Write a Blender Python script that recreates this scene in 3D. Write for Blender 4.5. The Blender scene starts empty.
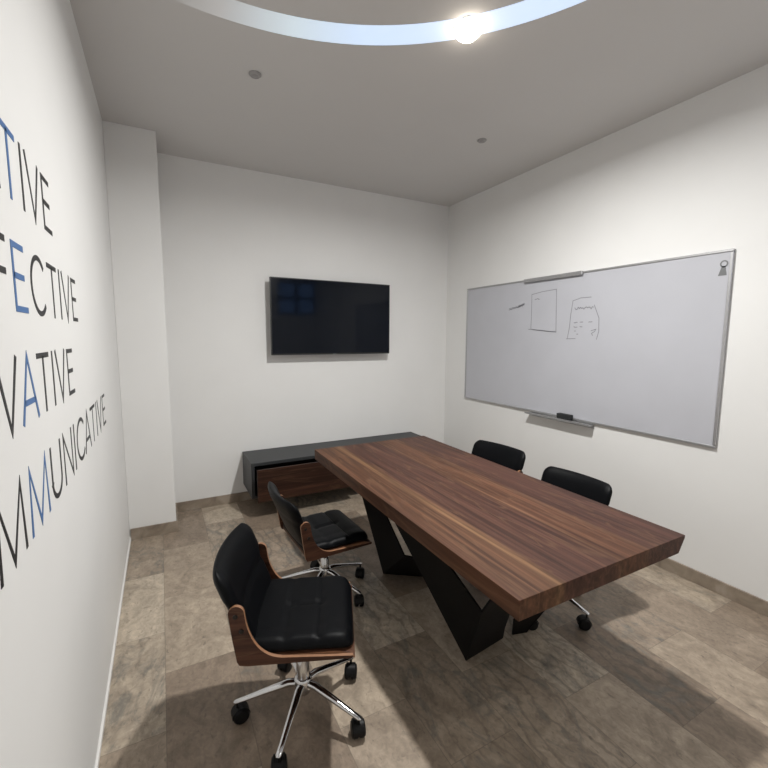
import bpy, bmesh, math, random
from mathutils import Vector, Matrix
random.seed(7)
S = bpy.context.scene
C = S.collection
PI = math.pi

# ------------------------------------------------------------------ camera
CAM_H, PITCH, YAW, ROLL, FPX = 1.5512, 0.1125, 0.4889, 0.005, 417.77
cam = bpy.data.cameras.new('camera')
cam.sensor_fit = 'HORIZONTAL'
cam.sensor_width = 36.0
cam.lens = 36.0 * FPX / 768.0
cam.clip_start = 0.02
co = bpy.data.objects.new('camera', cam)
C.objects.link(co)
fw = Vector((math.sin(YAW)*math.cos(PITCH), math.cos(YAW)*math.cos(PITCH), -math.sin(PITCH)))
rt = Vector((math.cos(YAW), -math.sin(YAW), 0))
up = rt.cross(fw)
r2 = rt*math.cos(ROLL) + up*math.sin(ROLL)
u2 = -rt*math.sin(ROLL) + up*math.cos(ROLL)
M = Matrix((r2, u2, -fw)).transposed().to_4x4()
M.translation = Vector((0, 0, CAM_H))
co.matrix_world = M
S.camera = co

# ------------------------------------------------------------------ world, light, exposure
world = bpy.data.worlds.new('dusk_sky')
world.use_nodes = True
S.world = world
bg = world.node_tree.nodes['Background']
bg.inputs[0].default_value = (0.16, 0.30, 0.62, 1)
bg.inputs[1].default_value = 3.0
S.view_settings.view_transform = 'Standard'
S.view_settings.look = 'None'
S.view_settings.gamma = 1
S.view_settings.exposure = 0.0
MAIN_W = 65.0          # lit downlight over the table
REAR_FILL_W = 8.0          # added fill lamp by the rear wall, out of view
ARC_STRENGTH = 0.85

def lamp(name, loc, power, size, color, parent=None):
    l = bpy.data.lights.new(name, 'AREA')
    l.shape = 'DISK'
    l.size = size
    l.energy = power
    l.color = color
    l.spread = math.radians(172)
    o = bpy.data.objects.new(name, l)
    C.objects.link(o)
    o.location = loc
    if parent:
        o.parent = parent
    return o

# room numbers (metres); camera stands at x=0, y=0
XL, XR, YB, YR, H = -0.282, 2.942, 3.994, -0.65, 3.014
YC, XC = 3.593, 0.04          # pillar front face and side face

# ------------------------------------------------------------------ materials
MATS = {}
def mat(name, color=(0.8, 0.8, 0.8), rough=0.5, metal=0.0, spec=0.5, emit=None, estr=0.0, noise=0.0, nscale=20, bump=0.0, bscale=60):
    if name in MATS:
        return MATS[name]
    m = bpy.data.materials.new(name)
    m.use_nodes = True
    nt = m.node_tree
    b = nt.nodes['Principled BSDF']
    b.inputs['Base Color'].default_value = (*color, 1)
    b.inputs['Roughness'].default_value = rough
    b.inputs['Metallic'].default_value = metal
    b.inputs['Specular IOR Level'].default_value = spec
    if emit:
        b.inputs['Emission Color'].default_value = (*emit, 1)
        b.inputs['Emission Strength'].default_value = estr
    tc = nt.nodes.new('ShaderNodeTexCoord')
    if noise > 0:
        n = nt.nodes.new('ShaderNodeTexNoise')
        n.inputs['Scale'].default_value = nscale
        n.inputs['Detail'].default_value = 5
        nt.links.new(tc.outputs['Object'], n.inputs['Vector'])
        r = nt.nodes.new('ShaderNodeValToRGB')
        r.color_ramp.elements[0].position = 0.3
        r.color_ramp.elements[1].position = 0.7
        r.color_ramp.elements[0].color = (*[c*(1-noise) for c in color], 1)
        r.color_ramp.elements[1].color = (*[min(1, c*(1+noise)) for c in color], 1)
        nt.links.new(n.outputs['Fac'], r.inputs['Fac'])
        nt.links.new(r.outputs['Color'], b.inputs['Base Color'])
    if bump > 0:
        n = nt.nodes.new('ShaderNodeTexNoise')
        n.inputs['Scale'].default_value = bscale
        n.inputs['Detail'].default_value = 4
        nt.links.new(tc.outputs['Object'], n.inputs['Vector'])
        bm_ = nt.nodes.new('ShaderNodeBump')
        bm_.inputs['Strength'].default_value = bump
        bm_.inputs['Distance'].default_value = 0.004
        nt.links.new(n.outputs['Fac'], bm_.inputs['Height'])
        nt.links.new(bm_.outputs['Normal'], b.inputs['Normal'])
    MATS[name] = m
    return m

def math_node(nt, op, a, b=None, c=None):
    n = nt.nodes.new('ShaderNodeMath')
    n.operation = op
    for i, v in enumerate((a, b, c)):
        if v is None:
            continue
        if isinstance(v, (int, float)):
            n.inputs[i].default_value = v
        else:
            nt.links.new(v, n.inputs[i])
    return n.outputs[0]

def mixc(nt, fac, a, b, mode='MIX'):
    n = nt.nodes.new('ShaderNodeMix')
    n.data_type = 'RGBA'
    n.blend_type = mode
    for sock, v in ((n.inputs[0], fac), (n.inputs[6], a), (n.inputs[7], b)):
        if isinstance(v, (int, float)):
            sock.default_value = v
        elif isinstance(v, tuple):
            sock.default_value = (*v, 1) if len(v) == 3 else v
        else:
            nt.links.new(v, sock)
    return n.outputs[2]

def ramp(nt, fac, stops):
    r = nt.nodes.new('ShaderNodeValToRGB')
    e = r.color_ramp.elements
    while len(e) < len(stops):
        e.new(0.5)
    for i, (p, c) in enumerate(stops):
        e[i].position = p
        e[i].color = (*c, 1) if len(c) == 3 else c
    nt.links.new(fac, r.inputs[0])
    return r.outputs[0]

def floor_material():
    """travertine tiles in running bond, 30.5 x 63 cm, long side along y"""
    m = bpy.data.materials.new('travertine_tiles')
    m.use_nodes = True
    nt = m.node_tree
    b = nt.nodes['Principled BSDF']
    tc = nt.nodes.new('ShaderNodeTexCoord')
    sp = nt.nodes.new('ShaderNodeSeparateXYZ')
    nt.links.new(tc.outputs['Object'], sp.inputs[0])
    X, Y = sp.outputs[0], sp.outputs[1]
    TW, TL = 0.305, 0.63
    u = math_node(nt, 'DIVIDE', math_node(nt, 'ADD', X, 0.055 + 10*TW), TW)
    ui = math_node(nt, 'FLOOR', u)
    uf = math_node(nt, 'FRACT', u)
    par = math_node(nt, 'MODULO', ui, 2.0)          # column 9: x -0.36..-0.055
    off = math_node(nt, 'MULTIPLY', math_node(nt, 'SUBTRACT', 1.0, par), 0.31)
    v = math_node(nt, 'DIVIDE', math_node(nt, 'ADD', math_node(nt, 'ADD', Y, off), 10*TL - 2.34 + 2*TL), TL)
    vi = math_node(nt, 'FLOOR', v)
    vf = math_node(nt, 'FRACT', v)
    cb = nt.nodes.new('ShaderNodeCombineXYZ')
    nt.links.new(ui, cb.inputs[0]); nt.links.new(vi, cb.inputs[1])
    wn = nt.nodes.new('ShaderNodeTexWhiteNoise')
    wn.noise_dimensions = '3D'
    nt.links.new(cb.outputs[0], wn.inputs['Vector'])
    rnd = wn.outputs['Value']
    wn2 = nt.nodes.new('ShaderNodeTexWhiteNoise')
    wn2.noise_dimensions = '3D'
    va = nt.nodes.new('ShaderNodeVectorMath'); va.operation = 'ADD'
    nt.links.new(cb.outputs[0], va.inputs[0]); va.inputs[1].default_value = (31.3, 7.7, 2.1)
    nt.links.new(va.outputs[0], wn2.inputs['Vector'])
    rnd2 = wn2.outputs['Value']
    # coordinates shifted for each tile so no vein crosses a joint
    sh = nt.nodes.new('ShaderNodeCombineXYZ')
    nt.links.new(math_node(nt, 'ADD', X, math_node(nt, 'MULTIPLY', rnd, 37.0)), sh.inputs[0])
    nt.links.new(math_node(nt, 'ADD', Y, math_node(nt, 'MULTIPLY', rnd2, 53.0)), sh.inputs[1])
    def noise(scale, sx, sy, detail, dist):
        mp = nt.nodes.new('ShaderNodeMapping')
        mp.inputs['Scale'].default_value = (sx, sy, 1)
        nt.links.new(sh.outputs[0], mp.inputs[0])
        n = nt.nodes.new('ShaderNodeTexNoise')
        n.inputs['Scale'].default_value = scale
        n.inputs['Detail'].default_value = detail
        n.inputs['Roughness'].default_value = 0.62
        n.inputs['Distortion'].default_value = dist
        nt.links.new(mp.outputs[0], n.inputs['Vector'])
        return n.outputs['Fac']
    base = ramp(nt, rnd, [(0.0, (0.245, 0.190, 0.145)), (0.3, (0.300, 0.240, 0.187)), (0.7, (0.375, 0.308, 0.240)), (1.0, (0.53, 0.455, 0.365))])
    clouds = noise(5.0, 1.0, 0.8, 10, 1.6)
    c1 = mixc(nt, ramp(nt, clouds, [(0.33, (0, 0, 0)), (0.68, (1, 1, 1))]), (0.72, 0.705, 0.69), (1.16, 1.155, 1.14))
    col = mixc(nt, 1.0, base, c1, 'MULTIPLY')
    # wavy bands along the tile
    mp = nt.nodes.new('ShaderNodeMapping')
    mp.inputs['Scale'].default_value = (1, 0.55, 1)
    nt.links.new(sh.outputs[0], mp.inputs[0])
    wv = nt.nodes.new('ShaderNodeTexWave')
    wv.wave_type = 'BANDS'; wv.bands_direction = 'X'
    wv.inputs['Scale'].default_value = 4.5
    wv.inputs['Distortion'].default_value = 13.0
    wv.inputs['Detail'].default_value = 4
    wv.inputs['Detail Scale'].default_value = 1.3
    nt.links.new(mp.outputs[0], wv.inputs['Vector'])
    veinmask = math_node(nt, 'MULTIPLY', math_node(nt, 'MULTIPLY', math_node(nt, 'POWER', rnd2, 2.5), 0.65), ramp(nt, wv.outputs['Fac'], [(0.0, (1, 1, 1)), (0.25, (0.1, 0.1, 0.1)), (1.0, (0, 0, 0))]))
    col = mixc(nt, veinmask, col, (0.13, 0.105, 0.085))
    # grey blotches on some tiles
    gb = ramp(nt, noise(6.5, 1.0, 0.6, 9, 2.6), [(0.50, (0, 0, 0)), (0.66, (1, 1, 1))])
    some = math_node(nt, 'GREATER_THAN', rnd2, 0.55)
    col = mixc(nt, math_node(nt, 'MULTIPLY', math_node(nt, 'MULTIPLY', gb, some), 0.7), col, (0.15, 0.145, 0.13))
    # fine pores
    pores = ramp(nt, noise(48, 1.0, 0.5, 3, 0.3), [(0.30, (1, 1, 1)), (0.40, (0, 0, 0))])
    col = mixc(nt, math_node(nt, 'MULTIPLY', pores, 0.45), col, (0.10, 0.082, 0.065))
    fine = noise(38, 1.0, 0.8, 12, 0.9)
    col = mixc(nt, 1.0, col, mixc(nt, fine, (0.50, 0.50, 0.50), (1.50, 1.50, 1.50)), 'MULTIPLY')
    # joints
    du = math_node(nt, 'MULTIPLY', math_node(nt, 'MINIMUM', uf, math_node(nt, 'SUBTRACT', 1.0, uf)), TW)
    dv = math_node(nt, 'MULTIPLY', math_node(nt, 'MINIMUM', vf, math_node(nt, 'SUBTRACT', 1.0, vf)), TL)
    dj = math_node(nt, 'MINIMUM', du, dv)
    joint = math_node(nt, 'LESS_THAN', dj, 0.0016)
    col = mixc(nt, math_node(nt, 'MULTIPLY', joint, 0.45), col, (0.13, 0.105, 0.08))
    nt.links.new(col, b.inputs['Base Color'])
    b.inputs['Roughness'].default_value = 0.42
    b.inputs['Specular IOR Level'].default_value = 0.35
    bp = nt.nodes.new('ShaderNodeBump')
    bp.inputs['Strength'].default_value = 0.25
    bp.inputs['Distance'].default_value = 0.003
    nt.links.new(math_node(nt, 'SUBTRACT', fine, math_node(nt, 'MULTIPLY', joint, 0.6)), bp.inputs['Height'])
    nt.links.new(bp.outputs[0], b.inputs['Normal'])
    return m

def stone_material():
    m = bpy.data.materials.new('stone_skirting')
    m.use_nodes = True
    nt = m.node_tree
    b = nt.nodes['Principled BSDF']
    tc = nt.nodes.new('ShaderNodeTexCoord')
    n = nt.nodes.new('ShaderNodeTexNoise')
    n.inputs['Scale'].default_value = 7
    n.inputs['Detail'].default_value = 7
    n.inputs['Distortion'].default_value = 1.0
    nt.links.new(tc.outputs['Object'], n.inputs['Vector'])
    c = ramp(nt, n.outputs['Fac'], [(0.3, (0.19, 0.15, 0.115)), (0.55, (0.30, 0.245, 0.19)), (0.75, (0.38, 0.32, 0.26))])
    nt.links.new(c, b.inputs['Base Color'])
    b.inputs['Roughness'].default_value = 0.5
    return m

def walnut_material(name, axis='Y', board=0.133, tone=1.0, streaks=True):
    """walnut boards running along AXIS, each board with its own tone"""
    m = bpy.data.materials.new(name)
    m.use_nodes = True
    nt = m.node_tree
    b = nt.nodes['Principled BSDF']
    tc = nt.nodes.new('ShaderNodeTexCoord')
    sp = nt.nodes.new('ShaderNodeSeparateXYZ')
    nt.links.new(tc.outputs['Object'], sp.inputs[0])
    if axis == 'Y':
        across, along, third = sp.outputs[0], sp.outputs[1], sp.outputs[2]
    elif axis == 'X':
        across, along, third = sp.outputs[2], sp.outputs[0], sp.outputs[1]
    bi = math_node(nt, 'FLOOR', math_node(nt, 'DIVIDE', math_node(nt, 'ADD', across, 5.03), board))
    wn = nt.nodes.new('ShaderNodeTexWhiteNoise')
    wn.noise_dimensions = '1D'
    nt.links.new(bi, wn.inputs['W'])
    rnd = wn.outputs['Value']
    cb = nt.nodes.new('ShaderNodeCombineXYZ')
    nt.links.new(math_node(nt, 'ADD', across, math_node(nt, 'MULTIPLY', rnd, 9.0)), cb.inputs[0])
    nt.links.new(math_node(nt, 'ADD', along, math_node(nt, 'MULTIPLY', rnd, 17.0)), cb.inputs[1])
    nt.links.new(third, cb.inputs[2])
    def noise(sx, sy, scale, detail, dist):
        mp = nt.nodes.new('ShaderNodeMapping')
        mp.inputs['Scale'].default_value = (sx, sy, 0.6)
        nt.links.new(cb.outputs[0], mp.inputs[0])
        n = nt.nodes.new('ShaderNodeTexNoise')
        n.inputs['Scale'].default_value = scale
        n.inputs['Detail'].default_value = detail
        n.inputs['Distortion'].default_value = dist
        nt.links.new(mp.outputs[0], n.inputs['Vector'])
        return n.outputs['Fac']
    k = tone
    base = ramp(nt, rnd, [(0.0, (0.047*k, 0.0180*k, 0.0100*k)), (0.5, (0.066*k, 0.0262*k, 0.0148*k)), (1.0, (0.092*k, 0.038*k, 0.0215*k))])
    g1 = noise(1, 0.05, 26, 6, 0.6)
    g2 = noise(1, 0.022, 62, 6, 0.25)
    g3 = noise(1, 0.11, 9, 3, 1.6)
    if name == 'walnut_tabletop':
        # the five wide boards of this top, pale sapwood along some joints
        g4 = noise(0.0, 0.10, 9, 2, 0.0)
        pos = math_node(nt, 'ADD', math_node(nt, 'DIVIDE', math_node(nt, 'ADD', across, 0.4643), 0.9285), math_node(nt, 'MULTIPLY', math_node(nt, 'SUBTRACT', g4, 0.5), 0.03))
        OR_, PU, SAP = (0.088, 0.037, 0.0190), (0.066, 0.0275, 0.0180), (0.160, 0.085, 0.042)
        base = ramp(nt, pos, [(0.0, OR_), (0.165, (0.092, 0.042, 0.021)), (0.188, SAP), (0.205, (0.125, 0.062, 0.031)), (0.228, PU), (0.50, PU),
                              (0.535, (0.075, 0.032, 0.018)), (0.545, (0.135, 0.068, 0.036)), (0.556, OR_), (0.70, OR_), (0.718, (0.115, 0.056, 0.030)), (0.735, PU), (1.0, (0.062, 0.026, 0.018))])
    col = mixc(nt, 1.0, base, mixc(nt, ramp(nt, g1, [(0.32, (0, 0, 0)), (0.7, (1, 1, 1))]), (0.62, 0.58, 0.56), (1.25, 1.28, 1.3)), 'MULTIPLY')
    col = mixc(nt, 1.0, col, mixc(nt, ramp(nt, g2, [(0.3, (0, 0, 0)), (0.7, (1, 1, 1))]), (0.58, 0.55, 0.53), (1.42, 1.43, 1.44)), 'MULTIPLY')
    fig = ramp(nt, g3, [(0.47, (0, 0, 0)), (0.5, (0.8, 0.8, 0.8)), (0.53, (0, 0, 0))])
    col = mixc(nt, math_node(nt, 'MULTIPLY', fig, 0.5), col, (0.15*k, 0.078*k, 0.042*k))
    if streaks:
        fr = math_node(nt, 'FRACT', math_node(nt, 'DIVIDE', math_node(nt, 'ADD', across, 5.03), board))
        wob = math_node(nt, 'ADD', fr, math_node(nt, 'MULTIPLY', math_node(nt, 'SUBTRACT', g3, 0.5), 0.35))
        sap = ramp(nt, wob, [(0.0, (0.6, 0.6, 0.6)), (0.07, (0.5, 0.5, 0.5)), (0.14, (0, 0, 0)), (1.0, (0, 0, 0))])
        on = math_node(nt, 'GREATER_THAN', rnd, 0.58)
        col = mixc(nt, math_node(nt, 'MULTIPLY', math_node(nt, 'MULTIPLY', sap, on), 0.9), col, (0.20*k, 0.110*k, 0.058*k))
        fig = ramp(nt, g3, [(0.47, (0, 0, 0)), (0.5, (0.5, 0.5, 0.5)), (0.53, (0, 0, 0))])
        col = mixc(nt, math_node(nt, 'MULTIPLY', fig, 0.7), col, (0.20*k, 0.105*k, 0.055*k))
    nt.links.new(col, b.inputs['Base Color'])
    b.inputs['Roughness'].default_value = 0.5
    b.inputs['Specular IOR Level'].default_value = 0.28
    bp = nt.nodes.new('ShaderNodeBump')
    bp.inputs['Strength'].default_value = 0.15
    bp.inputs['Distance'].default_value = 0.001
    nt.links.new(g2, bp.inputs['Height'])
    nt.links.new(bp.outputs[0], b.inputs['Normal'])
    return m

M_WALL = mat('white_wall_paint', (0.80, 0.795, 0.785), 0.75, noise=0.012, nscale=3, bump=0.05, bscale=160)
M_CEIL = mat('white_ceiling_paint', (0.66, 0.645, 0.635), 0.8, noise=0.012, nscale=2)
M_FLOOR = floor_material()
M_STONE = stone_material()
M_WHITE = mat('white_trim', (0.80, 0.79, 0.77), 0.5)
M_TABLE = walnut_material('walnut_tabletop', streaks=False)
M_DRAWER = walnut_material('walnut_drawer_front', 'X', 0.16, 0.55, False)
M_PLY = walnut_material('walnut_plywood', 'X', 0.5, 1.0, False)
M_PLYEDGE = mat('plywood_edge', (0.27, 0.135, 0.072), 0.45, noise=0.12, nscale=60)
M_STEEL = mat('black_powder_coat', (0.004, 0.004, 0.0045), 0.55, spec=0.10, bump=0.05, bscale=300)
M_CHAR = mat('charcoal_laminate', (0.030, 0.032, 0.034), 0.5, noise=0.05, nscale=30)
M_DARKIN = mat('dark_cabinet_inside', (0.012, 0.012, 0.012), 0.7)
M_LEATHER = mat('black_leather', (0.0024, 0.0027, 0.0036), 0.46, spec=0.11, bump=0.16, bscale=220)
M_CHROME = mat('chrome', (0.62, 0.62, 0.63), 0.12, metal=1.0)
M_CASTER = mat('black_caster_plastic', (0.006, 0.006, 0.0065), 0.45, spec=0.2)
M_BOLT = mat('dark_bolt', (0.03, 0.025, 0.022), 0.35, metal=0.7)
M_SCREEN = mat('television_glass', (0.0035, 0.0052, 0.0095), 0.07, spec=0.17)
M_BEZEL = mat('television_bezel', (0.010, 0.010, 0.011), 0.3)
M_GREYPL = mat('grey_plastic', (0.16, 0.165, 0.17), 0.4)
M_ALU = mat('brushed_aluminium', (0.46, 0.46, 0.47), 0.38, metal=0.75, noise=0.05, nscale=50)
M_BOARD = mat('whiteboard_enamel', (0.50, 0.505, 0.545), 0.28, spec=0.4, noise=0.02, nscale=4)
M_MARK = mat('dry_marker', (0.27, 0.27, 0.30), 0.6)
M_ERASER = mat('black_eraser_foam', (0.018, 0.02, 0.022), 0.8)
M_LETTER = mat('black_vinyl', (0.014, 0.014, 0.016), 0.5)
M_BLUE = mat('blue_vinyl', (0.060, 0.155, 0.37), 0.5)
M_TRIMRING = mat('downlight_trim', (0.62, 0.61, 0.60), 0.4)
M_LENS = mat('dull_lens', (0.30, 0.29, 0.29), 0.3)
M_LAMP = mat('lit_lamp_dome', (1, 0.97, 0.9), 0.4, emit=(1.0, 0.90, 0.76), estr=14.0)
M_SPOTRING = mat('spot_trim', (0.34, 0.33, 0.33), 0.4)
M_FRAME = mat('dark_window_frame', (0.03, 0.03, 0.033), 0.4)

def glass_material():
    m = bpy.data.materials.new('clear_glass')
    m.use_nodes = True
    nt = m.node_tree
    b = nt.nodes['Principled BSDF']
    b.inputs['Transmission Weight'].default_value = 1.0
    b.inputs['Roughness'].default_value = 0.0
    b.inputs['IOR'].default_value = 1.45
    return m
M_GLASS = glass_material()

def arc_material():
    """arc of glow painted as emission; its fade is put into the colour ramp"""
    m = bpy.data.materials.new('fading_glow_arc')
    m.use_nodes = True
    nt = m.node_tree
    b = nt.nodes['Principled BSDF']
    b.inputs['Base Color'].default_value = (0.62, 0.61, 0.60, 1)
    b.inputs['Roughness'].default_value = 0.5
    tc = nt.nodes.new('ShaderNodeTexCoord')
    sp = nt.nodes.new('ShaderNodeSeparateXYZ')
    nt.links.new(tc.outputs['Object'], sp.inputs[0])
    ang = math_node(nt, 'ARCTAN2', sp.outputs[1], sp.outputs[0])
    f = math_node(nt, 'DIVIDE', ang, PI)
    e = ramp(nt, f, [(0.0, (0.55, 0.72, 1.0)), (0.36, (0.52, 0.70, 0.97)), (0.43, (0.46, 0.58, 0.66)), (0.50, (0.20, 0.205, 0.21)), (0.545, (0.05, 0.05, 0.05))])  # glow and its fade painted along the arc
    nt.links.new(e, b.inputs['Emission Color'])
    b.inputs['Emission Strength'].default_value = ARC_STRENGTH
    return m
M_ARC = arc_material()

# ------------------------------------------------------------------ mesh helpers
def obj(name, bm, m, parent=None, smooth=False, loc=None, mods=()):
    me = bpy.data.meshes.new(name)
    bmesh.ops.recalc_face_normals(bm, faces=bm.faces)
    bm.to_mesh(me)
    bm.free()
    ms = m if isinstance(m, (list, tuple)) else [m]
    for x in ms:
        me.materials.append(x)
    if smooth:
        for p in me.polygons:
            p.use_smooth = True
        try:
            me.set_sharp_from_angle(angle=math.radians(40))
        except Exception:
            pass
    o = bpy.data.objects.new(name, me)
    C.objects.link(o)
    if parent:
        o.parent = parent
    if loc:
        o.location = loc
    return o

def box(bm, lo, hi, bevel=0.0, seg=2, mi=0):
    x0, y0, z0 = lo
    x1, y1, z1 = hi
    vs = [bm.verts.new(p) for p in ((x0,y0,z0),(x1,y0,z0),(x1,y1,z0),(x0,y1,z0),(x0,y0,z1),(x1,y0,z1),(x1,y1,z1),(x0,y1,z1))]
    fs = [bm.faces.new([vs[i] for i in f]) for f in ((0,3,2,1),(4,5,6,7),(0,1,5,4),(1,2,6,5),(2,3,7,6),(3,0,4,7))]
    for f in fs:
        f.material_index = mi
    if bevel > 0:
        es = list({e for f in fs for e in f.edges})
        bmesh.ops.bevel(bm, geom=es, offset=bevel, segments=seg, profile=0.5, affect='EDGES')
    return fs

def prism(bm, poly, d, mi=0):
    """extrude the 3D polygon by vector d"""
    d = Vector(d)
    a = [bm.verts.new(p) for p in poly]
    b = [bm.verts.new(Vector(p) + d) for p in poly]
    n = len(poly)
    f = [bm.faces.new(a), bm.faces.new(list(reversed(b)))]
    for i in range(n):
        f.append(bm.faces.new((a[i], b[i], b[(i+1) % n], a[(i+1) % n])))
    for x in f:
        x.material_index = mi
    return f

def lathe(bm, prof, c=(0, 0, 0), axis='Z', n=28, mi=0):
    rows = []
    for r, h in prof:
        row = []
        for i in range(n):
            a = 2*PI*i/n
            p = (r*math.cos(a), r*math.sin(a), h)
            if axis == 'X':
                p = (p[2], p[0], p[1])
            elif axis == 'Y':
                p = (p[0], p[2], p[1])
            row.append(bm.verts.new((c[0]+p[0], c[1]+p[1], c[2]+p[2])))
        rows.append(row)
    for a, b in zip(rows, rows[1:]):
        for i in range(n):
            bm.faces.new((a[i], a[(i+1) % n], b[(i+1) % n], b[i])).material_index = mi
    for row in (rows[0], rows[-1]):
        try:
            bm.faces.new(row).material_index = mi
        except Exception:
            pass

def tube(bm, pts, radii, n=14, mi=0):
    pts = [Vector(p) for p in pts]
    rows = []
    for i, p in enumerate(pts):
        t = (pts[min(i+1, len(pts)-1)] - pts[max(i-1, 0)]).normalized()
        ref = Vector((0, 0, 1)) if abs(t.z) < 0.9 else Vector((1, 0, 0))
        a = t.cross(ref).normalized()
        b = t.cross(a)
        r = radii[i] if isinstance(radii, (list, tuple)) else radii
        ra, rb = r if isinstance(r, tuple) else (r, r)
        rows.append([bm.verts.new(p + a*ra*math.cos(2*PI*k/n) + b*rb*math.sin(2*PI*k/n)) for k in range(n)])
    for a, b in zip(rows, rows[1:]):
        for k in range(n):
            bm.faces.new((a[k], a[(k+1) % n], b[(k+1) % n], b[k])).material_index = mi
    bm.faces.new(rows[0]); bm.faces.new(rows[-1])

def thing(name, label, cat, loc=(0, 0, 0), rotz=0, group=None):
    o = bpy.data.objects.new(name, None)
    o.empty_display_size = 0.1
    C.objects.link(o)
    o.location = loc
    o.rotation_euler = (0, 0, rotz)
    return tag(o, label, cat, group)

def tag(o, label, cat, group=None):
    o['label'] = label
    o['category'] = cat
    if group:
        o['group'] = group
    return o

def struct(name, bm, m, label=None, cat=None, parent=None):
    o = obj(name, bm, m, parent)
    if parent is None:
        o['kind'] = 'structure'
        o['label'] = label
        o['category'] = cat
    return o

# ------------------------------------------------------------------ room shell
bm = bmesh.new(); box(bm, (XL-0.15, YR-0.15, -0.12), (XR+0.15, YB+0.15, 0))
struct('floor', bm, M_FLOOR, 'beige grey travertine tile floor with veined tiles under the whole room', 'floor')
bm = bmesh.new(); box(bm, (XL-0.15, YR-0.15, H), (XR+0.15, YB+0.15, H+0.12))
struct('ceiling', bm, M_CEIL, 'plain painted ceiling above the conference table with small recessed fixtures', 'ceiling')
bm = bmesh.new(); box(bm, (XL-0.15, YB, 0), (XR+0.15, YB+0.15, H))
struct('wall_back', bm, M_WALL, 'plain white wall behind the television and the low cabinet', 'wall')
bm = bmesh.new(); box(bm, (XR, YR, 0), (XR+0.15, YB, H))
struct('wall_right', bm, M_WALL, 'white wall that carries the large whiteboard', 'wall')
bm = bmesh.new(); box(bm, (XL-0.15, YR, 0), (XL, YB, H))
struct('wall_left', bm, M_WALL, 'white wall with large black and blue words on it', 'wall')
bm = bmesh.new(); box(bm, (XL, YC, 0), (XC, YB, H), 0.004, 2)
struct('wall_pillar', bm, M_WALL, 'white square pillar filling the corner beside the television wall', 'wall')
# rear wall with a high four-pane window
wx0, wx1, wz0, wz1 = 2.08, 2.88, 1.98, 2.66
bm = bmesh.new()
box(bm, (XL-0.15, YR-0.15, 0), (wx0, YR, H))
box(bm, (wx1, YR-0.15, 0), (XR+0.15, YR, H))
box(bm, (wx0, YR-0.15, 0), (wx1, YR, wz0))
box(bm, (wx0, YR-0.15, wz1), (wx1, YR, H))
struct('wall_rear', bm, M_WALL, 'white wall behind the viewer with a high window in it', 'wall')
bm = bmesh.new()
f = 0.045
box(bm, (wx0, YR-0.10, wz0), (wx1, YR-0.03, wz0+f)); box(bm, (wx0, YR-0.10, wz1-f), (wx1, YR-0.03, wz1))
box(bm, (wx0, YR-0.10, wz0+f), (wx0+f, YR-0.03, wz1-f)); box(bm, (wx1-f, YR-0.10, wz0+f), (wx1, YR-0.03, wz1-f))
mx, mz = (wx0+wx1)/2, (wz0+wz1)/2
box(bm, (mx-0.035, YR-0.10, wz0+f), (mx+0.035, YR-0.03, wz1-f))
box(bm, (wx0+f, YR-0.099, mz-0.03), (mx-0.035, YR-0.031, mz+0.03)); box(bm, (mx+0.035, YR-0.099, mz-0.03), (wx1-f, YR-0.031, mz+0.03))
win = struct('window_1', bm, M_FRAME, 'small high window with four panes reflected in the television', 'window')
bm = bmesh.new(); box(bm, (wx0+f, YR-0.068, wz0+f), (wx1-f, YR-0.062, wz1-f))
obj('pane', bm, M_GLASS, win)

# skirting
BH = 0.085
bm = bmesh.new(); box(bm, (XC+0.012, YB-0.012, 0), (XR-0.012, YB, BH), 0.0015, 1)
struct('baseboard_back', bm, M_STONE, 'stone skirting along the foot of the television wall', 'baseboard')
bm = bmesh.new(); box(bm, (XR-0.012, YR, 0), (XR, YB, BH), 0.0015, 1)
struct('baseboard_right', bm, M_STONE, 'stone skirting along the foot of the whiteboard wall', 'baseboard')
bm = bmesh.new()
box(bm, (XL+0.008, YC-0.012, 0), (XC+0.012, YC, BH), 0.0015, 1)
box(bm, (XC, YC, 0), (XC+0.012, YB, BH), 0.0015, 1)
struct('baseboard_pillar', bm, M_STONE, 'stone skirting wrapped around the foot of the corner pillar', 'baseboard')
bm = bmesh.new(); box(bm, (XL, YR, 0), (XL+0.009, YC, 0.022), 0.001, 1)
struct('trim_1', bm, M_WHITE, 'thin white strip along the foot of the lettered wall', 'trim')

# ------------------------------------------------------------------ conference table
TX0, TX1, TY0, TY1, TZ, TT = 0.9315, 1.860, 0.860, 2.8007, 0.75, 0.070
table = thing('conference_table', 'long walnut conference table with thick top on folded black steel legs', 'table', ((TX0+TX1)/2, (TY0+TY1)/2, 0))
ox, oy = (TX0+TX1)/2, (TY0+TY1)/2
bm = bmesh.new()
prof = [(TX0, TZ-TT), (TX1-0.038, TZ-TT), (TX1, TZ-0.012), (TX1, TZ), (TX0, TZ)]
fs = prism(bm, [(x-ox, TY0-oy, z) for x, z in prof], (0, TY1-TY0, 0))
bmesh.ops.bevel(bm, geom=list(bm.edges), offset=0.0018, segments=2, profile=0.5, affect='EDGES')
obj('tabletop', bm, M_TABLE, table)

def plate(bm, pts, th, inward):
    """steel sheet from a planar polygon, thickened towards INWARD"""
    pts = [Vector(p) for p in pts]
    n = Vector((0, 0, 0))
    for i in range(len(pts)):
        n += pts[i].cross(pts[(i+1) % len(pts)])
    n.normalize()
    if n.dot(Vector(inward)) < 0:
        n = -n
    prism(bm, pts, n*th)

def on_plane(a, b, c, x, z):
    a, b, c = Vector(a), Vector(b), Vector(c)
    n = (b-a).cross(c-a)
    return Vector((x, a.y - (n.x*(x-a.x) + n.z*(z-a.z))/n.y, z))

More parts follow.
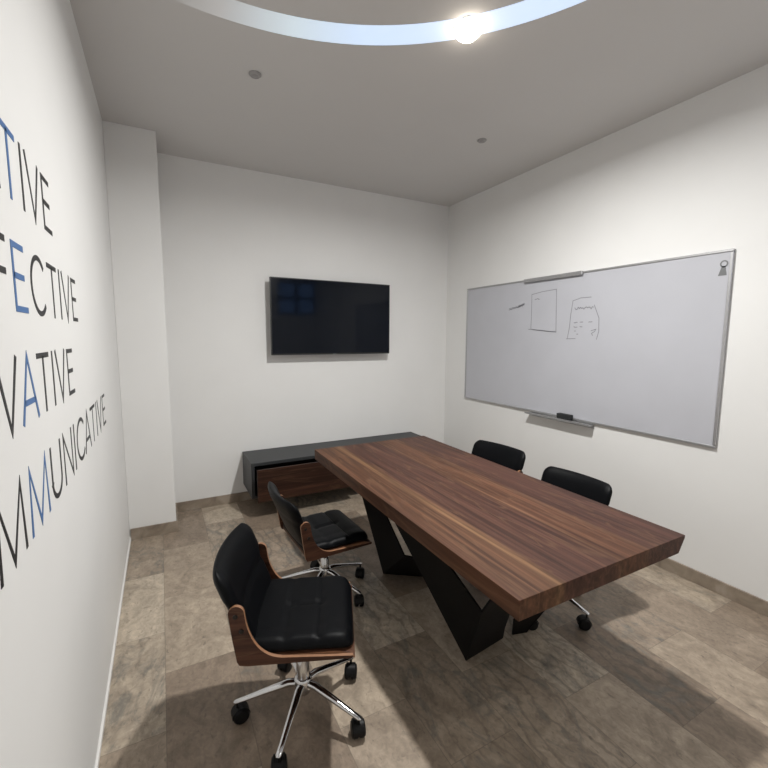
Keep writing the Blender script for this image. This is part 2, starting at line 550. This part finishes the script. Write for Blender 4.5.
ZT = TZ - TT
def folded_leg(side, front, inward_side, inward_front):
    bm = bmesh.new()
    sh = Vector((ox, oy, 0))
    plate(bm, [Vector(p)-sh for p in side], 0.008, inward_side)
    plate(bm, [Vector(p)-sh for p in front], 0.008, inward_front)
    return obj('leg', bm, M_STEEL, table)
P0, V1, F = (1.225, 1.446, 0), (1.071, 1.177, 0.466), (1.494, 1.479, 0)
near_side = [P0, V1, (1.0006, 1.47, ZT), (1.0006, 1.867, ZT)]
near_front = [P0, V1, on_plane(P0, V1, F, 1.10, ZT-0.002), on_plane(P0, V1, F, 1.20, ZT-0.002), on_plane(P0, V1, F, 1.423, 0.134), F]
folded_leg(near_side, near_front, (1, 0, 0), (0, 1, 0))
Q0, W1, G = (1.22, 2.29, 0), (1.10, 1.828, 0.379), (1.46, 2.122, 0)
far_side = [Q0, W1, (1.0006, 1.95, ZT), (1.0006, 2.20, ZT)]
far_front = [Q0, W1, on_plane(Q0, W1, G, 1.157, 0.358), on_plane(Q0, W1, G, 1.266, 0.289), G]
folded_leg(far_side, far_front, (1, 0, 0), (0, 1, 0))
R0, RV, RF = (1.637, 1.452, 0), (1.655, 1.195, 0.466), (1.555, 1.474, 0)
folded_leg([R0, RV, (1.662, 1.47, ZT-0.001), (1.655, 1.75, ZT-0.001)],
           [R0, RV, on_plane(R0, RV, RF, 1.66, ZT-0.002), on_plane(R0, RV, RF, 1.50, ZT-0.002), on_plane(R0, RV, RF, 1.50, 0.134), RF], (-1, 0, 0), (0, 1, 0))
K0, KV, KF = (1.500, 2.290, 0), (1.545, 1.860, 0.379), (1.478, 2.235, 0)
folded_leg([K0, KV, (1.580, 1.95, ZT-0.001), (1.580, 2.20, ZT-0.001)],
           [K0, KV, on_plane(K0, KV, KF, 1.50, 0.34), KF], (-1, 0, 0), (0, 1, 0))

# ------------------------------------------------------------------ wall cabinet behind the table
CX0, CX1, CY, CZ0, CZ1 = 0.624, 2.4707, 3.5674, 0.165, 0.4756
cab = thing('media_cabinet', 'long low charcoal cabinet fixed under the television, one walnut drawer ajar', 'cabinet', ((CX0+CX1)/2, YB, 0))
cx, cy = (CX0+CX1)/2, YB+0.003
def cb(bm, a, b, bev=0.0):
    box(bm, (a[0]-cx, a[1]-cy, a[2]), (b[0]-cx, b[1]-cy, b[2]), bev, 1)
bm = bmesh.new()
cb(bm, (CX0, CY, CZ1-0.028), (CX1, YB, CZ1), 0.001)
cb(bm, (CX0, CY, CZ0), (CX0+0.028, YB, CZ1-0.028), 0.001)
cb(bm, (CX1-0.028, CY, CZ0), (CX1, YB, CZ1-0.028), 0.001)
cb(bm, (CX0+0.028, CY, CZ0), (CX1-0.028, YB, CZ0+0.02))
cb(bm, (CX0+0.028, YB-0.02, CZ0+0.02), (CX1-0.028, YB, CZ1-0.028))
cb(bm, ((CX0+CX1)/2-0.01, CY+0.02, CZ0+0.02), ((CX0+CX1)/2+0.01, YB-0.02, CZ1-0.028))
obj('carcass', bm, M_CHAR, cab)
def drawer(x0, x1, pull):
    yf = CY - pull
    bm = bmesh.new()
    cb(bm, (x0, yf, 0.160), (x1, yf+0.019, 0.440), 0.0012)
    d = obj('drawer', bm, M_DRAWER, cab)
    bm = bmesh.new()
    cb(bm, (x0+0.02, yf+0.0195, 0.192), (x1-0.02, yf+0.36, 0.202))
    cb(bm, (x0+0.02, yf+0.0195, 0.202), (x0+0.034, yf+0.36, 0.40))
    cb(bm, (x1-0.034, yf+0.0195, 0.202), (x1-0.02, yf+0.36, 0.40))
    cb(bm, (x0+0.034, yf+0.346, 0.202), (x1-0.034, yf+0.36, 0.40))
    obj('drawer_box', bm, M_DARKIN, d)
drawer(0.655, (CX0+CX1)/2-0.012, 0.10)
drawer((CX0+CX1)/2+0.012, CX1-0.031, 0.021)

# ------------------------------------------------------------------ television
ty = YB - 0.08
tv = thing('television', 'wide flat black television hung on the wall above the low cabinet', 'television', (1.512, YB, 1.732))
hw_, hh_ = 0.617, 0.355
bm = bmesh.new(); box(bm, (-hw_, -0.110, -hh_), (hw_, -0.082, hh_), 0.003, 2)
box(bm, (-0.42, -0.082, -0.30), (0.42, -0.056, 0.18), 0.006, 2)
obj('casing', bm, M_BEZEL, tv)
bm = bmesh.new(); box(bm, (-hw_+0.009, -0.1115, -hh_+0.014), (hw_-0.009, -0.1102, hh_-0.009))
obj('screen', bm, M_SCREEN, tv)
bm = bmesh.new(); box(bm, (-0.018, -0.114, -hh_+0.001), (0.018, -0.1103, -hh_+0.009), 0.001, 1)
o = obj('badge', bm, M_GREYPL, tv)
bm = bmesh.new()
box(bm, (-0.25, -0.008, -0.16), (0.25, -0.0005, 0.12)); box(bm, (-0.22, -0.056, -0.15), (-0.18, -0.008, 0.11)); box(bm, (0.18, -0.056, -0.15), (0.22, -0.008, 0.11))
obj('wall_mount', bm, M_STEEL, tv)

# ------------------------------------------------------------------ whiteboard on the right wall
BY0, BY1, BZ0, BZ1 = 1.236, 3.610, 0.890, 2.065
wb = thing('whiteboard', 'large framed whiteboard with faint marker sketches on the wall across the table', 'whiteboard', (XR, (BY0+BY1)/2, (BZ0+BZ1)/2))
by, bz = (BY0+BY1)/2, (BZ0+BZ1)/2
def wbx(bm, y0, y1, z0, z1, d0, d1, bev=0.0):
    box(bm, (-d1, y0-by, z0-bz), (-d0, y1-by, z1-bz), bev, 1)
bm = bmesh.new(); wbx(bm, BY0+0.012, BY1-0.012, BZ0+0.012, BZ1-0.012, 0.002, 0.014)
obj('writing_surface', bm, M_BOARD, wb)
bm = bmesh.new()
wbx(bm, BY0, BY1, BZ1-0.014, BZ1, 0.0005, 0.020, 0.002); wbx(bm, BY0, BY1, BZ0, BZ0+0.014, 0.0005, 0.020, 0.002)
wbx(bm, BY0, BY0+0.016, BZ0+0.017, BZ1-0.017, 0.0005, 0.020, 0.002); wbx(bm, BY1-0.014, BY1, BZ0+0.017, BZ1-0.017, 0.0005, 0.020, 0.002)
obj('frame', bm, M_ALU, wb)
bm = bmesh.new()
box(bm, (-0.075, 2.045-by, BZ0-0.018-bz), (-0.001, 2.690-by, BZ0-0.010-bz), 0.002, 1)
box(bm, (-0.075, 2.045-by, BZ0-0.0105-bz), (-0.069, 2.690-by, BZ0-0.002-bz), 0.002, 1)
box(bm, (-0.006, 2.045-by, BZ0-0.040-bz), (-0.0005, 2.690-by, BZ0-0.016-bz))
obj('pen_tray', bm, M_ALU, wb)
bm = bmesh.new(); box(bm, (-0.038, 2.205-by, BZ1-0.028-bz), (-0.0205, 2.800-by, BZ1+0.004-bz), 0.005, 2)
o = obj('clip_rail', bm, M_ALU, wb)

def marks(lines, w, name, m, d=0.0146):
    bm = bmesh.new()
    for pts in lines:
        for (y0, z0), (y1, z1) in zip(pts, pts[1:]):
            a, b = Vector((0, y0, z0)), Vector((0, y1, z1))
            t = b - a
            L = t.length
            if L < 1e-5:
                continue
            t /= L
            n = Vector((0, -t.z, t.y))*w*0.5
            q = [a-n-t*w*0.3, b-n+t*w*0.3, b+n+t*w*0.3, a+n-t*w*0.3]
            prism(bm, [(-d, v.y-by, v.z-bz) for v in q], (0.0004, 0, 0))
    return obj(name, bm, m, wb)
rr = random.Random(3)
def wiggle(y0, z0, y1, z1, n=14, amp=0.012):
    return [(y0+(y1-y0)*i/n, z0+(z1-z0)*i/n+rr.uniform(-amp, amp)) for i in range(n+1)]
L = []
L.append([(2.717, 1.930), (2.60, 1.945), (2.455, 1.952)])
L.append([(2.455, 1.952), (2.448, 1.78), (2.440, 1.600)])
L.append([(2.717, 1.930), (2.712, 1.78), (2.712, 1.628)])
L.append([(2.74, 1.625), (2.58, 1.612), (2.44, 1.596)])
L.append([(2.70, 1.621), (2.52, 1.604), (2.44, 1.604)])
L.append(wiggle(2.68, 1.885, 2.63, 1.89, 6, 0.008))
marks(L, 0.006, 'marker_drawing', M_MARK)
L = []
L.append([(2.29, 1.845), (2.22, 1.862), (2.13, 1.862)])
L.append([(2.29, 1.845), (2.305, 1.73), (2.31, 1.64), (2.325, 1.545)])
L.append([(2.335, 1.542), (2.25, 1.545)])
L.append([(2.10, 1.80), (2.055, 1.70), (2.05, 1.60), (2.065, 1.54)])
L.append(wiggle(2.27, 1.78, 2.105, 1.782, 16, 0.012))
for z, segs in ((1.672, ((2.27, 2.24), (2.215, 2.19), (2.14, 2.11))), (1.637, ((2.27, 2.24), (2.215, 2.195))), (1.605, ((2.262, 2.252),)), (1.578, ((2.24, 2.228),))):
    for a, b in segs:
        L.append(wiggle(a, z, b, z, 3, 0.003))
L.append([(2.115, 1.605), (2.075, 1.617), (2.085, 1.600), (2.11, 1.585), (2.10, 1.57)])
marks(L, 0.006, 'marker_drawing', M_MARK)
L = [wiggle(2.985, 1.812, 2.80, 1.848, 22, 0.011), wiggle(2.87, 1.835, 2.80, 1.848, 9, 0.012), [(2.99, 1.808), (2.80, 1.846)]]
marks(L, 0.0055, 'marker_drawing', M_MARK)
# small printed emblem in the board's corner: a round head over a flared body
bm = bmesh.new()
def disc(bm, y, z, r0, r1, a0=0, a1=2*PI, n=22):
    for i in range(n):
        p, q = a0+(a1-a0)*i/n, a0+(a1-a0)*(i+1)/n
        prism(bm, [(-0.0146, y+r*math.cos(t)-by, z+r*math.sin(t)-bz) for r, t in ((r0, p), (r1, p), (r1, q), (r0, q))], (0.0004, 0, 0))
disc(bm, 1.280, 1.985, 0.013, 0.021)
prism(bm, [(-0.0146, y-by, z-bz) for y, z in ((1.272, 1.972), (1.290, 1.972), (1.306, 1.918), (1.262, 1.918))], (0.0004, 0, 0))
o = obj('emblem', bm, M_GREYPL, wb)

# eraser lying on the tray
bm = bmesh.new(); box(bm, (-0.0240, -0.064, 0.012), (0.0200, 0.064, 0.050), 0.004, 2)
er = thing('whiteboard_eraser', 'small black eraser lying on the tray below the whiteboard', 'eraser', (XR-0.0445, 2.285, BZ0-0.0098))
obj('grip', bm, M_ERASER, er)
bm = bmesh.new(); box(bm, (-0.023, -0.062, 0.0), (0.019, 0.062, 0.012), 0.002, 1)
obj('felt_pad', bm, M_CHAR, er)

# ------------------------------------------------------------------ lettering on the left wall
SW = 0.0140     # stroke
def glyph(ch):
    """strokes (polylines) on a cap height of 1, and the width"""
    def arc(cx, cy, rx, ry, a0, a1, n=18):
        return [(cx+rx*math.cos(math.radians(a0+(a1-a0)*i/n)), cy+ry*math.sin(math.radians(a0+(a1-a0)*i/n))) for i in range(n+1)]
    e = 0.052
    G = {
     'I': ([[(0, 0), (0, 1)]], 0.0),
     'T': ([[(0, 1-e), (0.72, 1-e)], [(0.36, 0), (0.36, 1-e)]], 0.72),
     'V': ([[(0, 1), (0.37, 0.02), (0.74, 1)]], 0.74),
     'A': ([[(0, 0), (0.38, 0.98), (0.76, 0)], [(0.13, 0.30), (0.63, 0.30)]], 0.76),
     'E': ([[(0.52, 1-e), (0, 1-e), (0, e), (0.55, e)], [(0, 0.52), (0.48, 0.52)]], 0.55),
     'F': ([[(0.52, 1-e), (0, 1-e), (0, 0)], [(0, 0.52), (0.47, 0.52)]], 0.52),
     'C': ([arc(0.47, 0.5, 0.45, 0.46, 42, 318, 26)], 0.80),
     'O': ([arc(0.46, 0.5, 0.46, 0.46, 0, 360, 32)], 0.92),
     'R': ([[(0, 0), (0, 1-e), (0.28, 1-e)] + arc(0.28, 0.725, 0.24, 0.223, 90, -90, 12) + [(0, 0.502)], [(0.27, 0.50), (0.58, 0)]], 0.58),
     'N': ([[(0, 0), (0, 0.97), (0.66, 0.03), (0.66, 1)]], 0.66),
     'M': ([[(0, 0), (0.06, 0.97), (0.44, 0.05), (0.82, 0.97), (0.88, 0)]], 0.88),
     'U': ([[(0, 1), (0, 0.36)] + arc(0.31, 0.36, 0.31, 0.31, 180, 360, 16) + [(0.62, 1)]], 0.62),
    }
    return G[ch]
def stroke(bm, pts, w, h, x_of):
    P = [Vector((a*h, b*h)) for a, b in pts]
    closed = (P[0]-P[-1]).length < 1e-6
    if closed:
        P = P[:-1]
    n = len(P)
    Lft, Rgt = [], []
    for i in range(n):
        prv = P[i-1] if (closed or i > 0) else None
        nxt = P[(i+1) % n] if (closed or i < n-1) else None
        d1 = (P[i]-prv).normalized() if prv is not None else None
        d2 = (nxt-P[i]).normalized() if nxt is not None else None
        if d1 is None: d1 = d2
        if d2 is None: d2 = d1
        n1, n2 = Vector((-d1.y, d1.x)), Vector((-d2.y, d2.x))
        mm = (n1+n2)
        mm = mm.normalized() if mm.length > 1e-6 else n1
        k = 1.0/max(0.35, mm.dot(n1))
        k = min(k, 1.9)
        Lft.append(P[i]+mm*w*0.5*k); Rgt.append(P[i]-mm*w*0.5*k)
    m_ = n if closed else n-1
    for i in range(m_):
        j = (i+1) % n
        prism(bm, [x_of(v) for v in (Lft[i], Lft[j], Rgt[j], Rgt[i])], (0.0008, 0, 0))
CAP = 0.160
def word(text, blue_i, y_start, y_end, zb, label):
    """blue letter starts at y_start; last letter ends at y_end"""
    gap = {'I': 0.0}
    xs, x = [], 0.0
    prev = None
    for ch in text:
        w = glyph(ch)[1]
        if prev is not None:
            g = 0.27
            if prev + ch in ('AT', 'TA', 'VA', 'AV', 'CA'): g = 0.10
            if prev + ch in ('IV', 'VE', 'TI', 'IC'): g = 0.24
            x += g
        xs.append(x)
        x += w
        prev = ch
    tail = x - xs[blue_i]
    k = (y_end - y_start)/(tail*CAP)
    y0 = y_start - xs[blue_i]*CAP*k
    root = thing('wall_lettering', label, 'lettering', (XL, y0, zb), 0, 'words on the lettered wall')
    for i, ch in enumerate(text):
        bm = bmesh.new()
        sx = xs[i]
        for st in glyph(ch)[0]:
            stroke(bm, [((sx+a)*k, b) for a, b in st], SW, CAP, lambda v: (0.0002, v.x, v.y))
        o = obj('letter', bm, M_BLUE if i == blue_i else M_LETTER, root)
        if i == blue_i:
            o['label'] = 'blue capital letter'
word('CREATIVE', 4, 1.200, 1.668, 1.855, 'topmost word on the wall, CREATIVE, black capitals with a blue T')
word('EFFECTIVE', 3, 1.226, 2.015, 1.602, 'second word on the wall, EFFECTIVE, black capitals with a blue E')
word('INNOVATIVE', 5, 1.198, 1.840, 1.346, 'third word on the wall, INNOVATIVE, black capitals with a blue A')
word('COMMUNICATIVE', 3, 1.192, 2.655, 1.085, 'lowest and longest word on the wall, COMMUNICATIVE, with a blue M')

# ------------------------------------------------------------------ ceiling fixtures
WARM = (1.0, 0.995, 0.965)
def lit_downlight(x, y, w, label, grp=None):
    t = thing('downlight', label, 'ceiling light', (x, y, H), 0, grp)
    bm = bmesh.new(); lathe(bm, [(0.0635, -0.0012), (0.070, -0.0012), (0.071, -0.0025), (0.068, -0.004), (0.0635, -0.004)], n=36)
    obj('trim_ring', bm, M_TRIMRING, t, True)
    bm = bmesh.new(); lathe(bm, [(0.0630, -0.0015), (0.0630, -0.014), (0.058, -0.030), (0.043, -0.044), (0.022, -0.052), (0.001, -0.054)], n=32)
    obj('lamp_dome', bm, M_LAMP, t, True)
    lamp('lamp_light', (0, 0, -0.060), w, 0.10, WARM, t)
    return t
lit_downlight(1.359, 1.724, MAIN_W, 'brightly lit round downlight on the luminous curve above the table')
lit_downlight(1.80, -0.35, REAR_FILL_W, 'added round fill lamp near the rear wall behind the viewer')  # unseen lamp added to brighten the room
def small_spot(x, y, label):
    t = thing('small_ceiling_spot', label, 'ceiling light', (x, y, H), 0, 'unlit ceiling spots')
    bm = bmesh.new(); lathe(bm, [(0.022, -0.001), (0.034, -0.001), (0.034, -0.006), (0.026, -0.012), (0.022, -0.010)], n=30)
    obj('trim_ring', bm, M_SPOTRING, t, True)
    bm = bmesh.new(); lathe(bm, [(0.0215, -0.0015), (0.0215, -0.008), (0.012, -0.012), (0.001, -0.013)], n=24)
    obj('lens', bm, M_LENS, t, True)
small_spot(0.539, 2.574, 'small unlit ceiling spot nearer the corner pillar')
small_spot(2.188, 2.576, 'small unlit ceiling spot nearer the whiteboard wall')
# arc of glow given shape as a thin emissive band under the ceiling
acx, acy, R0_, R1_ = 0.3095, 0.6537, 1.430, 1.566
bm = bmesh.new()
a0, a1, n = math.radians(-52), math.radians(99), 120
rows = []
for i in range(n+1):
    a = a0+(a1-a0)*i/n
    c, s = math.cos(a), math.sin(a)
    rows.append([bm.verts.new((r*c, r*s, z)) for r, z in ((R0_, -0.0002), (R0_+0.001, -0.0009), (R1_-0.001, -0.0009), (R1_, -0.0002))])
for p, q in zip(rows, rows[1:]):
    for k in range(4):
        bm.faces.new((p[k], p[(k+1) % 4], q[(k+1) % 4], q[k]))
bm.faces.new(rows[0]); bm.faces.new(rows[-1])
o = obj('curved_glow_arc', bm, M_ARC, None, False, (acx, acy, H))
tag(o, 'pale blue arc of glow shaped as a curved band on the ceiling passing through the bright downlight', 'ceiling light')

# ------------------------------------------------------------------ office chairs
def rounded_rect_hw(d0, d1, hw, r0, r1):
    """half width at distance d0 from one end and d1 from the other"""
    h = hw
    if d0 < r0: h = min(h, hw - r0 + math.sqrt(max(0, r0*r0-(r0-d0)**2)))
    if d1 < r1: h = min(h, hw - r1 + math.sqrt(max(0, r1*r1-(r1-d1)**2)))
    return h
def groove(v, at, w):
    return math.exp(-((v-at)/w)**2)
def cushion(NU, NV, f_top, f_bot):
    """closed pad from two height sheets on the same grid; the rims meet"""
    bm = bmesh.new()
    T = [[bm.verts.new(f_top(i/NU, j/NV)) for j in range(NV+1)] for i in range(NU+1)]
    B = [[bm.verts.new(f_bot(i/NU, j/NV)) for j in range(NV+1)] for i in range(NU+1)]
    for i in range(NU):
        for j in range(NV):
            bm.faces.new((T[i][j], T[i+1][j], T[i+1][j+1], T[i][j+1]))
            bm.faces.new((B[i][j], B[i][j+1], B[i+1][j+1], B[i+1][j]))
    rim = [(i, 0) for i in range(NU)] + [(NU, j) for j in range(NV)] + [(i, NV) for i in range(NU, 0, -1)] + [(0, j) for j in range(NV, 0, -1)]
    for k in range(len(rim)):
        a, b = rim[k], rim[(k+1) % len(rim)]
        bm.faces.new((T[a[0]][a[1]], B[a[0]][a[1]], B[b[0]][b[1]], T[b[0]][b[1]]))
    bmesh.ops.remove_doubles(bm, verts=bm.verts, dist=0.0002)
    return bm
def cosm(t):
    """0..1 with denser samples at both ends"""
    return 0.5-0.5*math.cos(PI*t)

HW, XF, XREAR, ZB, ZS = 0.210, 0.205, -0.195, 0.426, 0.482
def seat_bm():
    def xy(u, v):
        x = XREAR + (XF-XREAR)*cosm(u)
        h = rounded_rect_hw(x-XREAR, XF-x, HW, 0.03, 0.055)
        y = h*(2*cosm(v)-1)
        return x, y, h
    def edge(x, y, h):
        dx = min(x-XREAR, XF-x)/0.035
        dy = (h-abs(y))/0.035
        e = 1.0
        for d in (dx, dy):
            if d < 1: e *= math.sqrt(max(0, 1-(1-max(d, 0))**2))
        return e
    def top(u, v):
        x, y, h = xy(u, v)
        e = edge(x, y, h)
        g = 0.013*(groove(x, XREAR+0.15, 0.007)+groove(x, XREAR+0.275, 0.007)) + 0.009*groove(y, 0.01, 0.008)*(1 if x > XREAR+0.14 and x < XREAR+0.29 else 0.0)
        g += 0.005*groove(y, -0.12, 0.02)*0.3
        sag = 0.010*math.exp(-((x+0.03)/0.16)**2-(y/0.15)**2)
        wf = 0.018*max(0, (x-0.12)/0.085)**2
        return (x, y, ZB+0.022+(ZS-ZB-0.022+0.002)*e - g*e - sag*e - wf)
    def bot(u, v):
        x, y, h = xy(u, v)
        e = edge(x, y, h)
        wf = 0.018*max(0, (x-0.12)/0.085)**2
        return (x, y, ZB+0.022-0.012*e - wf)
    return cushion(44, 44, top, bot)

def back_bm():
    Z0, Z1 = 0.448, 0.746
    def pos(s, t):
        # s across 0..1, t up 0..1
        z = Z0+(Z1-Z0)*cosm(t)
        h = rounded_rect_hw(z-Z0, Z1-z, HW+0.014 if z > ZB+0.215 else HW-0.003+0.017*max(0.0, (z-ZB-0.185)/0.03) if z > ZB+0.185 else HW-0.003, 0.05, 0.045)
        y = h*(2*cosm(s)-1)
        k = (z-Z0)/(Z1-Z0)
        x = -0.172 - 0.125*k + 0.032*(y/HW)**2*(0.6+0.4*k)
        d = min((z-Z0), (Z1-z))/0.05
        dy = (h-abs(y))/0.05
        e = 1.0
        for q in (d, dy):
            if q < 1: e *= math.sqrt(max(0, 1-(1-max(q, 0))**2))
        return x, y, z, e, k
    def front(s, t):
        x, y, z, e, k = pos(s, t)
        g = 0.010*groove(z, 0.590, 0.008)
        return (x + (0.030-g)*e, y, z - 0.25*0.02*e)
    def rear(s, t):
        x, y, z, e, k = pos(s, t)
        g = 0.003*groove(z, 0.63, 0.010)
        return (x - (0.024-g)*e, y, z - 0.02*e*0.2)
    return cushion(44, 36, front, rear)

def wing_bm(sy):
    """bent plywood side: runs along the seat and rises behind it"""
    out = []
    # outline in x,z going round
    out += [(XF-0.005, ZB-0.002), (XF-0.008, ZB-0.012), (XREAR+0.03, ZB-0.014), (XREAR+0.002, ZB-0.010), (XREAR-0.006, ZB+0.004)]
    out += [(XREAR-0.018, ZB+0.08), (XREAR-0.030, ZB+0.175)]
    cxw, czw, rw = XREAR-0.004, ZB+0.182, 0.027
    for a in range(170, -1, -17):
        out.append((cxw+rw*math.cos(math.radians(a)), czw+rw*math.sin(math.radians(a))))
    # concave front edge down to the seat
    for i in range(1, 13):
        t = i/12
        a = Vector((cxw+rw, czw-0.01)); b = Vector((XREAR+0.045, ZB+0.022)); c = Vector((XREAR+0.145, ZB+0.010))
        p = a*(1-t)**2 + b*2*t*(1-t) + c*t*t
        out.append((p.x, p.y))
    bm = bmesh.new()
    y = sy*(HW+0.004)
    a = [bm.verts.new((x, y, z)) for x, z in out]
    b = [bm.verts.new((x, y+sy*0.013, z)) for x, z in out]
    n = len(out)
    f1, f2 = bm.faces.new(a), bm.faces.new(list(reversed(b)))
    for i in range(n):
        q = bm.faces.new((a[i], b[i], b[(i+1) % n], a[(i+1) % n]))
        q.material_index = 1
    return bm
def shell_bm():
    """curved plywood sheet under the seat"""
    bm = bmesh.new()
    prof = []
    n = 16
    for i in range(n+1):
        x = XREAR + 0.006 + (XF+0.002-XREAR-0.006)*i/n
        wf = 0.018*max(0, (x-0.12)/0.085)**2
        prof.append((x, ZB+0.009-wf))
    low = [(x, z-0.013) for x, z in reversed(prof)]
    pts = prof+low
    a = [bm.verts.new((x, -HW-0.003, z)) for x, z in pts]
    b = [bm.verts.new((x, HW+0.003, z)) for x, z in pts]
    m = len(pts)
    e1, e2 = bm.faces.new(a), bm.faces.new(list(reversed(b)))
    e1.material_index = e2.material_index = 1
    for i in range(m):
        q = bm.faces.new((a[i], b[i], b[(i+1) % m], a[(i+1) % m]))
        if i == n: q.material_index = 1
    return bm

def build_chair(name, label, loc, rot, dz, base_rot):
    t = thing(name, label, 'chair', loc, rot, 'conference chairs around the walnut table')
    def part(n, bm, m, smooth=True, par=t):
        return obj(n, bm, m, par, smooth, None)
    up = []
    up.append(part('seat', seat_bm(), M_LEATHER))
    up.append(part('backrest', back_bm(), M_LEATHER))
    up.append(part('seat_shell', shell_bm(), [M_PLY, M_PLYEDGE], False))
    for sy in (-1, 1):
        w = part('side_panel', wing_bm(sy), [M_PLY, M_PLYEDGE], False)
        up.append(w)
        for bx_, bz_ in ((XREAR-0.006, ZB+0.172), (XREAR+0.012, ZB+0.118)):
            bm = bmesh.new()
            y = sy*(HW+0.0165)
            lathe(bm, [(0.0085, 0.0), (0.0085, sy*0.003), (0.005, sy*0.005), (0.001, sy*0.0052)], (bx_, y, bz_), 'Y', 16)
            obj('bolt', bm, M_BOLT, w, True)
    bm = bmesh.new()
    box(bm, (-0.085, -0.055, ZB-0.035), (0.085, 0.055, ZB-0.0055), 0.006, 2)
    tube(bm, [(0.02, -0.05, ZB-0.02), (0.02, -0.15, ZB-0.022)], 0.005, 10)
    up.append(part('tilt_mechanism', bm, M_CASTER))
    for o in up:
        o.location.z = dz
    bm = bmesh.new()
    lathe(bm, [(0.0265, 0.13), (0.0265, 0.265), (0.023, 0.27), (0.0145, 0.272), (0.0145, ZB-0.034+dz)], n=24)
    part('gas_column', bm, M_CHROME)
    bm = bmesh.new()
    lathe(bm, [(0.030, 0.098), (0.034, 0.106), (0.036, 0.156), (0.030, 0.164), (0.0275, 0.165)], n=24)
    part('hub', bm, M_CHROME)
    for k in range(5):
        a = base_rot + 2*PI*k/5
        c, s = math.cos(a), math.sin(a)
        bm = bmesh.new()
        R = 0.262
        def P(r, z): return (r*c, r*s, z)
        tube(bm, [P(0.028, 0.140), P(0.06, 0.141), P(0.16, 0.116), P(0.235, 0.096), P(R+0.004, 0.089), P(R+0.012, 0.087)],
             [(0.017, 0.014), (0.0165, 0.014), (0.0135, 0.0105), (0.0115, 0.008), (0.0115, 0.007), (0.006, 0.004)], 16)
        leg = part('base_leg', bm, M_CHROME)
        # twin-wheel caster with hood
        bm = bmesh.new()
        ca = a + 0.9*math.sin(k*2.3+base_rot*3)
        ax = Vector((-math.sin(ca), math.cos(ca), 0)); fwv = Vector((math.cos(ca), math.sin(ca), 0))
        cpos = Vector((R*c, R*s, 0.032)) - fwv*0.012
        for side in (-1, 1):
            n = 22
            rows = []
            for r, d in ((0.006, 0.003), (0.029, 0.003), (0.032, 0.006), (0.032, 0.019), (0.027, 0.026), (0.010, 0.029)):
                rows.append([bm.verts.new(cpos + ax*side*d + fwv*r*math.cos(2*PI*i/n) + Vector((0, 0, r*math.sin(2*PI*i/n)))) for i in range(n)])
            for p, q in zip(rows, rows[1:]):
                for i in range(n):
                    bm.faces.new((p[i], p[(i+1) % n], q[(i+1) % n], q[i]))
            bm.faces.new(rows[0]); bm.faces.new(rows[-1])
        # hood between the wheels and over them
        rows = []
        for i in range(13):
            th = math.radians(-5 + 180*i/12)
            row = []
            for d, r in ((-0.021, 0.0325), (-0.020, 0.0350), (0.020, 0.0350), (0.021, 0.0325)):
                row.append(bm.verts.new(cpos + ax*d + fwv*r*math.cos(th) + Vector((0, 0, r*math.sin(th)))))
            rows.append(row)
        for p, q in zip(rows, rows[1:]):
            for i in range(4):
                bm.faces.new((p[i], p[(i+1) % 4], q[(i+1) % 4], q[i]))
        bm.faces.new(rows[0]); bm.faces.new(rows[-1])
        lathe(bm, [(0.0055, 0.055), (0.0055, 0.085)], (R*c, R*s, 0), 'Z', 12)
        obj('caster', bm, M_CASTER, leg, True)
    return t

D = math.radians
ch0 = build_chair('office_chair', 'black leather and bent walnut office chair closest to the viewer', (0.450, 1.543, 0), D(-22), 0.0, D(40))
def copy_thing(src, loc, rot, label, dz=0.0, turn=0.0):
    """copy of the chair and its parts; DZ raises the seat on its column, TURN swivels the star base"""
    r = src.copy(); C.objects.link(r)
    r.location = loc; r.rotation_euler = (0, 0, rot); r['label'] = label
    for ch in src.children:
        c = ch.copy(); C.objects.link(c); c.parent = r
        kind = ch.name.split('.')[0]
        if kind in ('seat', 'backrest', 'seat_shell', 'side_panel', 'tilt_mechanism'):
            c.location.z = ch.location.z + dz
        if kind == 'base_leg':
            c.rotation_euler.z = turn
        if kind == 'gas_column':
            c.scale.z = 1 + dz/(ZB-0.034)
        for g in ch.children:
            d = g.copy(); C.objects.link(d); d.parent = c
    return r
bpy.context.view_layer.update()
copy_thing(ch0, (0.814, 2.285, 0), D(3), 'lowered black leather office chair between the nearest chair and the cabinet', -0.058, D(7-40))
copy_thing(ch0, (1.812, 2.122, 0), D(187), 'black leather office chair across the table nearer the television wall', 0.050, D(20))
copy_thing(ch0, (1.905, 1.585, 0), D(183), 'black leather office chair across the table nearer its wide end', -0.010, D(-82-183-40))
